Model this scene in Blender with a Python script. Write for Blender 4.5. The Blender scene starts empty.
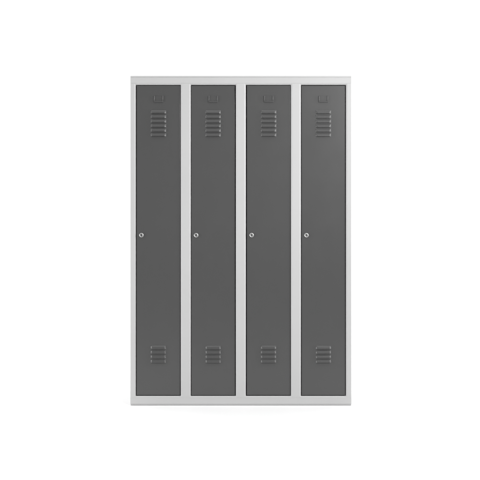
import bpy, bmesh, math
from mathutils import Vector

scene = bpy.context.scene
col = scene.collection
PI = math.pi

# ---------------------------------------------------------------- materials
def coat(name, colour, rough, spec=0.5, bump=0.05, wear=0.04):
    """powder-coated sheet steel: fine orange peel, faint tone and gloss drift"""
    m = bpy.data.materials.new(name); m.use_nodes = True
    nt = m.node_tree; N = nt.nodes; L = nt.links
    b = N['Principled BSDF']
    tc = N.new('ShaderNodeTexCoord')
    n1 = N.new('ShaderNodeTexNoise'); n1.inputs['Scale'].default_value = 2.3; n1.inputs['Detail'].default_value = 5
    L.new(tc.outputs['Object'], n1.inputs['Vector'])
    mix = N.new('ShaderNodeMixRGB')
    mix.inputs['Color1'].default_value = (*[c * (1 - wear) for c in colour], 1)
    mix.inputs['Color2'].default_value = (*[min(1, c * (1 + wear)) for c in colour], 1)
    L.new(n1.outputs['Fac'], mix.inputs['Fac'])
    L.new(mix.outputs['Color'], b.inputs['Base Color'])
    n2 = N.new('ShaderNodeTexNoise'); n2.inputs['Scale'].default_value = 9; n2.inputs['Detail'].default_value = 4
    L.new(tc.outputs['Object'], n2.inputs['Vector'])
    mr = N.new('ShaderNodeMapRange')
    mr.inputs['To Min'].default_value = rough - .05; mr.inputs['To Max'].default_value = rough + .05
    L.new(n2.outputs['Fac'], mr.inputs['Value']); L.new(mr.outputs['Result'], b.inputs['Roughness'])
    n3 = N.new('ShaderNodeTexNoise'); n3.inputs['Scale'].default_value = 420; n3.inputs['Detail'].default_value = 2
    L.new(tc.outputs['Object'], n3.inputs['Vector'])
    # sheet metal is never dead flat: a very shallow long-wave ripple
    n4 = N.new('ShaderNodeTexNoise'); n4.inputs['Scale'].default_value = 3.1; n4.inputs['Detail'].default_value = 1
    L.new(tc.outputs['Object'], n4.inputs['Vector'])
    bp = N.new('ShaderNodeBump'); bp.inputs['Strength'].default_value = bump; bp.inputs['Distance'].default_value = .0006
    L.new(n3.outputs['Fac'], bp.inputs['Height'])
    bp2 = N.new('ShaderNodeBump'); bp2.inputs['Strength'].default_value = .35; bp2.inputs['Distance'].default_value = .004
    L.new(n4.outputs['Fac'], bp2.inputs['Height']); L.new(bp.outputs['Normal'], bp2.inputs['Normal'])
    L.new(bp2.outputs['Normal'], b.inputs['Normal'])
    b.inputs['Specular IOR Level'].default_value = spec
    return m

M_FRAME = coat('light_grey_powder_coat', (.50, .50, .50), .45, .4)
M_DOOR = coat('graphite_powder_coat', (.077, .077, .077), .30, .38, .08, .05)

def chrome():
    m = bpy.data.materials.new('nickel_plated_steel'); m.use_nodes = True
    N = m.node_tree.nodes; L = m.node_tree.links; b = N['Principled BSDF']
    b.inputs['Metallic'].default_value = 1; b.inputs['Base Color'].default_value = (.50, .50, .495, 1)
    n = N.new('ShaderNodeTexNoise'); n.inputs['Scale'].default_value = 300
    tc = N.new('ShaderNodeTexCoord'); L.new(tc.outputs['Object'], n.inputs['Vector'])
    mr = N.new('ShaderNodeMapRange'); mr.inputs['To Min'].default_value = .36; mr.inputs['To Max'].default_value = .5
    L.new(n.outputs['Fac'], mr.inputs['Value']); L.new(mr.outputs['Result'], b.inputs['Roughness'])
    return m
M_NICKEL = chrome()
M_PLUG = coat('dark_zinc_lock_plug', (.045, .045, .045), .4, .5)

def backdrop_mat():
    m = bpy.data.materials.new('white_studio_paper'); m.use_nodes = True
    N = m.node_tree.nodes; L = m.node_tree.links; b = N['Principled BSDF']
    b.inputs['Roughness'].default_value = .75; b.inputs['Specular IOR Level'].default_value = .15
    n = N.new('ShaderNodeTexNoise'); n.inputs['Scale'].default_value = 1.5; n.inputs['Detail'].default_value = 6
    tc = N.new('ShaderNodeTexCoord'); L.new(tc.outputs['Object'], n.inputs['Vector'])
    mix = N.new('ShaderNodeMixRGB'); mix.inputs['Color1'].default_value = (.875, .875, .875, 1)
    mix.inputs['Color2'].default_value = (.89, .89, .89, 1)
    L.new(n.outputs['Fac'], mix.inputs['Fac']); L.new(mix.outputs['Color'], b.inputs['Base Color'])
    return m
M_PAPER = backdrop_mat()

# ---------------------------------------------------------------- helpers
def link(name, bm, mats, parent=None, angle=35, crisp=True):
    bmesh.ops.remove_doubles(bm, verts=bm.verts, dist=1e-5)
    bm.normal_update()
    for f in bm.faces: f.smooth = True
    for e in bm.edges:                       # big flat sheets keep their own normal; only the rolls are smoothed
        if len(e.link_faces) == 2:
            n0, n1 = (f.normal for f in e.link_faces)
            flat = [abs(n.y) > .99999 for n in (n0, n1)]
            e.smooth = n0.angle(n1, 0) < math.radians(angle) and not (crisp and flat[0] != flat[1])
    me = bpy.data.meshes.new(name); bm.to_mesh(me); bm.free()
    for m in (mats if isinstance(mats, (list, tuple)) else [mats]): me.materials.append(m)
    o = bpy.data.objects.new(name, me); col.objects.link(o)
    if parent: o.parent = parent
    return o

def quad(bm, a, b, c, d, mi=0):
    f = bm.faces.new([bm.verts.new(p) for p in (a, b, c, d)]); f.material_index = mi; return f

def box(bm, x0, x1, y0, y1, z0, z1, bevel=0, seg=2):
    r = bmesh.ops.create_cube(bm, size=1)
    for v in r['verts']:
        v.co = Vector((x0 if v.co.x < 0 else x1, y0 if v.co.y < 0 else y1, z0 if v.co.z < 0 else z1))
    if bevel:
        es = list({e for v in r['verts'] for e in v.link_edges})
        bmesh.ops.bevel(bm, geom=es, offset=bevel, segments=seg, affect='EDGES', profile=.5)

# ---------------------------------------------------------------- locker dimensions (metres)
W, H, D = 1.200, 1.790, .500
SIDE, POST, OPW = .029, .055, .244
RAIL_T, RAIL_B = .050, .0515
R = .0080            # roll of the folded lip round every door opening
LIPD = .030          # how far the lip returns into the cabinet
OZ0, OZ1 = RAIL_B, H - RAIL_T
opens = []
x = -W / 2 + SIDE
for i in range(4):
    opens.append((x, x + OPW)); x += OPW + POST
PROF = [(R * (1 - math.sin(t)), R * (1 - math.cos(t))) for t in [PI / 2 * k / 6 for k in range(7)]] + [(0, LIPD)]
SEAM = .0004

root = bpy.data.objects.new('locker', None); col.objects.link(root)
root.location = (.005, 0, 0)
root['label'] = 'tall light grey steel locker with four narrow dark grey doors, standing on a white floor'
root['category'] = 'locker'

def lip(bm, o, which):
    """one side of the folded lip round opening o, mitred into its neighbours"""
    x0, x1 = o
    for (e0, d0), (e1, d1) in zip(PROF, PROF[1:]):
        def c(e, d):
            return {'l': [(x0 - e, d, OZ0 - e), (x0 - e, d, OZ1 + e)], 'r': [(x1 + e, d, OZ1 + e), (x1 + e, d, OZ0 - e)],
                    't': [(x0 - e, d, OZ1 + e), (x1 + e, d, OZ1 + e)], 'b': [(x1 + e, d, OZ0 - e), (x0 - e, d, OZ0 - e)]}[which]
        a, b = c(e0, d0), c(e1, d1)
        quad(bm, a[0], a[1], b[1], b[0])

# uprights: two side ones and three between the doors
zb, zt = OZ0 - R, OZ1 + R
for i in range(5):
    bm = bmesh.new()
    xa = opens[i - 1][1] + R if i > 0 else -W / 2
    xb = opens[i][0] - R if i < 4 else W / 2
    if i == 0 or i == 4:                                   # outer edge rolls back over the side panel
        s = -1 if i == 0 else 1
        ro = .003
        pr = [(s * (W / 2 - ro * (1 - math.sin(t))), ro * (1 - math.cos(t))) for t in [PI / 2 * k / 4 for k in range(5)]] + [(s * W / 2, .022)]
        for (p, q) in zip(pr, pr[1:]):
            quad(bm, (p[0], p[1], zb), (p[0], p[1], zt), (q[0], q[1], zt), (q[0], q[1], zb))
        if i == 0: xa = pr[0][0]
        else: xb = pr[0][0]
    quad(bm, (xa, 0, zb), (xb, 0, zb), (xb, 0, zt), (xa, 0, zt))
    if i > 0: lip(bm, opens[i - 1], 'r')
    if i < 4: lip(bm, opens[i], 'l')
    bmesh.ops.remove_doubles(bm, verts=bm.verts, dist=1e-5)
    bmesh.ops.recalc_face_normals(bm, faces=bm.faces)
    link('upright', bm, M_FRAME, root)

# top rail and base rail
HEM = .0105
def rail(name, top):
    bm = bmesh.new()
    zin = zt + SEAM if top else zb - SEAM
    zout = H - HEM - .0005 if top else .0085
    xs = [-W / 2 + .0015, W / 2 - .0015]
    cuts = [xs[0]] + [v for o in opens for v in (o[0] - R, o[1] + R)] + [xs[1]]
    for a, b in zip(cuts, cuts[1:]):
        quad(bm, (a, 0, zin), (b, 0, zin), (b, 0, zout), (a, 0, zout))
    for s in (-1, 1):                                      # ends roll back too
        xo = s * W / 2
        quad(bm, (s * (W / 2 - .0015), 0, zin), (s * (W / 2 - .0015), 0, zout), (xo, .0015, zout), (xo, .0015, zin))
        quad(bm, (xo, .0015, zin), (xo, .0015, zout), (xo, .022, zout), (xo, .022, zin))
    n = 5; rr = .0018                                      # outer long edge turns back
    s = 1 if top else -1
    prev = (0, zout)
    for k in range(1, n + 1):
        t = PI / 2 * k / n
        cur = (rr * (1 - math.cos(t)), zout + s * rr * math.sin(t) * .35)
        quad(bm, (xs[0], prev[0], prev[1]), (xs[1], prev[0], prev[1]), (xs[1], cur[0], cur[1]), (xs[0], cur[0], cur[1])); prev = cur
    quad(bm, (xs[0], prev[0], prev[1]), (xs[1], prev[0], prev[1]), (xs[1], .02, prev[1]), (xs[0], .02, prev[1]))
    # the rail starts with a seam at its mitre; the lip runs a hair past it
    for o in opens: lip(bm, o, 't' if top else 'b')
    bmesh.ops.remove_doubles(bm, verts=bm.verts, dist=1e-5)
    bmesh.ops.recalc_face_normals(bm, faces=bm.faces)
    link(name, bm, M_FRAME, root)
rail('top_rail', True); rail('base_rail', False)

# carcass
def panel(name, *a, bevel=.001):
    bm = bmesh.new(); box(bm, *a, bevel=bevel); return link(name, bm, M_FRAME, root)
panel('top_panel', -W / 2, W / 2, .0006, D, H - HEM, H, bevel=.0022)
panel('side_panel', -W / 2 + .0012, -W / 2 + .004, .0225, D - .002, .0055, H - HEM + .003)
panel('side_panel', W / 2 - .004, W / 2 - .0012, .0225, D - .002, .0055, H - HEM + .003)
panel('back_panel', -W / 2 + .005, W / 2 - .005, D - .006, D - .003, .0055, H - HEM + .003)
panel('base_plate', -W / 2 + .001, W / 2 - .001, .0035, D - .001, 0, .0078)
panel('floor_panel', -W / 2 + .006, W / 2 - .006, .040, D - .008, .034, .037)
for i in range(3):
    c = (opens[i][1] + opens[i + 1][0]) / 2
    panel('partition', c - .002, c + .002, .034, D - .008, .0365, H - HEM + .003)

# ---------------------------------------------------------------- a door
GAP = .0037
DW, DH = OPW - 2 * GAP, OZ1 - OZ0 - 2 * GAP
VENT_W, PITCH, HOOD = .084, .02485, .0172      # louvre width, spacing, height of one hood
TOPV = [1.585 - OZ0 - GAP - k * PITCH for k in range(6)]        # lower mouth of each hood, from the door's foot
LOWV = [.3065 - OZ0 - GAP - k * PITCH for k in range(4)]
SLOT = .0075
YF = .0035                                     # door skin sits just behind the frame face

def door_skin():
    bm = bmesh.new()
    e = .0018
    xs = [-DW / 2 + e, -VENT_W / 2 + .006, VENT_W / 2 - .006, DW / 2 - e]
    zs = sorted([e, DH - e] + [z for v in TOPV + LOWV for z in (v + .001, v + .001 + SLOT)])
    for a, b in zip(xs, xs[1:]):
        for c, d in zip(zs, zs[1:]):
            if a == xs[1] and any(abs(c - (v + .001)) < 1e-6 for v in TOPV + LOWV):
                for (p, q) in (((a, c), (b, c)), ((b, c), (b, d)), ((b, d), (a, d)), ((a, d), (a, c))):   # cut edge of the slot
                    quad(bm, (p[0], YF, p[1]), (q[0], YF, q[1]), (q[0], YF + .001, q[1]), (p[0], YF + .001, p[1]))
                continue
            quad(bm, (a, YF, c), (b, YF, c), (b, YF, d), (a, YF, d))
    # folded edge: roll then return flange, on the same points as the skin's rim
    sx = [(v - xs[0]) / (xs[-1] - xs[0]) for v in xs]; sz = [(v - zs[0]) / (zs[-1] - zs[0]) for v in zs]
    loops = []
    for t in [PI / 2 * k / 4 for k in range(5)]:
        g = e * (1 - math.sin(t)); y = YF + e * (1 - math.cos(t))
        X = lambda u: -DW / 2 + g + u * (DW - 2 * g)
        Z = lambda u: g + u * (DH - 2 * g)
        if t == 0: g = e
        loops.append([(X(u), y, Z(0)) for u in sx] + [(X(1), y, Z(u)) for u in sz[1:]]
                     + [(X(u), y, Z(1)) for u in sx[-2::-1]] + [(X(0), y, Z(u)) for u in sz[-2:0:-1]])
    loops.append([(x_, YF + .018, z_) for x_, _, z_ in loops[-1]])
    for A, B in zip(loops, loops[1:]):
        for k in range(len(A)):
            quad(bm, A[k], A[(k + 1) % len(A)], B[(k + 1) % len(A)], B[k])
    bmesh.ops.remove_doubles(bm, verts=bm.verts, dist=1e-5)
    bmesh.ops.recalc_face_normals(bm, faces=bm.faces)
    return bm

def ramp(t, r=.18):
    """straight chamfer with a small radius at both ends"""
    t = max(0, min(1, t)); k = 1 / (1 - r)
    if t < r: return k * t * t / (2 * r)
    if t > 1 - r: return 1 - k * (1 - t) ** 2 / (2 * r)
    return k * (t - r / 2)

def vent(vs):
    """row of pressed hoods, each open at its lower mouth"""
    bm = bmesh.new()
    NX, NZ, RISE, RUN = 52, 14, .0068, .0082
    for v in vs:
        out, inn = {}, {}
        for i in range(NX + 1):
            # denser columns at the two ends
            u = i / NX; xx = VENT_W / 2 * math.sin((u - .5) * PI)
            f = ramp((VENT_W / 2 - abs(xx)) / RUN)
            for j in range(NZ + 1):
                s = j / NZ                                 # 0 at the mouth, 1 at the top
                g = 1 - .28 * s - .72 * s ** 4           # sloping back, then a tight shoulder at the top
                h = RISE * f * g
                out[i, j] = (xx, YF - .0002 - h, v + s * HOOD)
                inn[i, j] = (xx, YF + .0002 - max(h - .0011, 0), v + s * HOOD)
        for i in range(NX):
            for j in range(NZ):
                quad(bm, out[i, j], out[i + 1, j], out[i + 1, j + 1], out[i, j + 1])
            quad(bm, out[i, 0], inn[i, 0], inn[i + 1, 0], out[i + 1, 0])       # rim of the mouth
            for j in range(7):
                quad(bm, inn[i, j], inn[i, j + 1], inn[i + 1, j + 1], inn[i + 1, j])
    return bm

def card_holder():
    bm = bmesh.new()
    w, z0, z1, t, p = .052, 1.646 - OZ0 - GAP, 1.681 - OZ0 - GAP, .0060, .0042
    def bar(xa, xb, za, zb_):
        box(bm, xa, xb, YF - p, YF - .0001, za, zb_, bevel=.0016, seg=3)
    bar(-w / 2, -w / 2 + t, z0 + t + .0002, z1)
    bar(w / 2 - t, w / 2, z0 + t + .0002, z1)
    bar(-w / 2, w / 2, z0, z0 + t)
    box(bm, -w / 2 + t, w / 2 - t, YF - .0012, YF - .0002, z0 + t, z1 - .002)
    return bm

def lock():
    bm = bmesh.new()
    LX, LZ, n = 0, 0, 40
    def ring(pts, mi):
        for (r0, y0), (r1, y1) in zip(pts, pts[1:]):
            for k in range(n):
                a, b = 2 * PI * k / n, 2 * PI * (k + 1) / n
                P = lambda r, y, t: (LX + r * math.cos(t), y, LZ + r * math.sin(t))
                if r1 < 1e-6:
                    bm.faces.new([bm.verts.new(q) for q in (P(r0, y0, a), P(r0, y0, b), P(0, y1, 0))]).material_index = mi
                else:
                    quad(bm, P(r0, y0, a), P(r0, y0, b), P(r1, y1, b), P(r1, y1, a), mi)
    b = YF - .0002
    ring([(.0124, b), (.0124, b - .002), (.0121, b - .0034), (.0112, b - .0046), (.0098, b - .0052), (.0076, b - .0050), (.0064, b - .0040), (.0060, b - .0012)], 0)
    ring([(.0060, b - .0012), (.0057, b - .0026), (0, b - .0028)], 1)
    # keyway, a narrow dark slot with raised cheeks of the plug
    y = b - .0031
    for s in (-1, 1):
        quad(bm, (LX + s * .0016, y, LZ - .0036), (LX + s * .0030, y, LZ - .0030), (LX + s * .0030, y, LZ + .0030), (LX + s * .0016, y, LZ + .0036), 0)
    bmesh.ops.remove_doubles(bm, verts=bm.verts, dist=1e-6)
    bmesh.ops.recalc_face_normals(bm, faces=bm.faces)
    return bm

first = link('door', door_skin(), M_DOOR, root, angle=30)
kids = [link('louvre_vent', vent(TOPV), M_DOOR, first, angle=40, crisp=False),
        link('louvre_vent', vent(LOWV), M_DOOR, first, angle=40, crisp=False),
        link('card_holder', card_holder(), M_DOOR, first, angle=40),
        link('lock', lock(), [M_NICKEL, M_PLUG], first, angle=40)]
kids[3].location = (-DW / 2 + .0262, 0, .924 - OZ0 - GAP)
# every door hangs a hair differently and every keyway was left at its own angle
HANG = [(.0004, .0002, .03, 4), (-.0005, -.0004, -.04, -9), (.0006, .0003, .02, 13), (-.0002, -.0003, -.03, -3)]
for i, (a, b) in enumerate(opens):
    d = first; lk = kids[3]
    if i:
        d = first.copy(); col.objects.link(d); d.parent = root
        for k in kids:
            c = k.copy(); col.objects.link(c); c.parent = d
            if k is kids[3]: lk = c
    dx, dz, tilt, turn = HANG[i]
    d.location = ((a + b) / 2 + dx, 0, OZ0 + GAP + dz)
    d.rotation_euler = (0, math.radians(tilt), 0)
    lk.rotation_euler = (0, math.radians(turn), 0)

# ---------------------------------------------------------------- seamless white studio paper
bm = bmesh.new()
RC, YB, ZT = 1.6, 3.4, 6.0
prof = [(-2.2, 0), (-1, 0), (0, 0), (YB - RC, 0)]
prof += [(YB - RC + RC * math.sin(t), RC * (1 - math.cos(t))) for t in [PI / 2 * k / 24 for k in range(1, 25)]] + [(YB, ZT)]
for (y0, z0), (y1, z1) in zip(prof, prof[1:]):
    quad(bm, (-9, y0, z0 - .001), (9, y0, z0 - .001), (9, y1, z1 - .001), (-9, y1, z1 - .001))
o = link('floor', bm, M_PAPER); o['kind'] = 'structure'

# ---------------------------------------------------------------- studio lamps
def area(name, loc, target, sx, sy, power):
    l = bpy.data.lights.new(name, 'AREA'); l.shape = 'RECTANGLE'; l.size = sx; l.size_y = sy; l.energy = power
    ob = bpy.data.objects.new(name, l); col.objects.link(ob); ob.location = loc
    ob.rotation_euler = (Vector(target) - Vector(loc)).to_track_quat('-Z', 'Y').to_euler()
    return ob
area('overhead_softbox', (-.7, -.15, 4.6), (-.7, -.05, 0), 7, 4.2, 192)
key = area('key_softbox', (2.15, -3.4, 2.55), (.05, 0, 1.3), 1.3, 1.3, 25)
key.data.spread = math.radians(75)
area('strip_softbox', (3.4, -.5, 1.7), (0, -.1, 1.65), .3, 3.2, 82)
area('strip_softbox', (-3.4, -.85, 1.1), (0, 0, .6), .5, 2.2, 67)
area('backdrop_lamp', (-.4, 1.6, 4.6), (-.4, 3.2, 1.2), 8, 1.2, 94)

w = bpy.data.worlds.new('World'); scene.world = w; w.use_nodes = True
bg = w.node_tree.nodes['Background']
bg.inputs['Color'].default_value = (1, 1, 1, 1); bg.inputs['Strength'].default_value = .10

# ---------------------------------------------------------------- camera
cam = bpy.data.cameras.new('camera'); co = bpy.data.objects.new('camera', cam); col.objects.link(co)
DIST = 4.6
co.location = (0, -DIST, .898); co.rotation_euler = (PI / 2, 0, 0)
cam.sensor_width = 36; cam.lens = DIST * 36 / 2.604
cam.clip_end = 100
scene.camera = co

scene.view_settings.view_transform = 'Standard'; scene.view_settings.look = 'None'
scene.view_settings.exposure = 0; scene.view_settings.gamma = 1
scene.render.resolution_x = scene.render.resolution_y = 1024
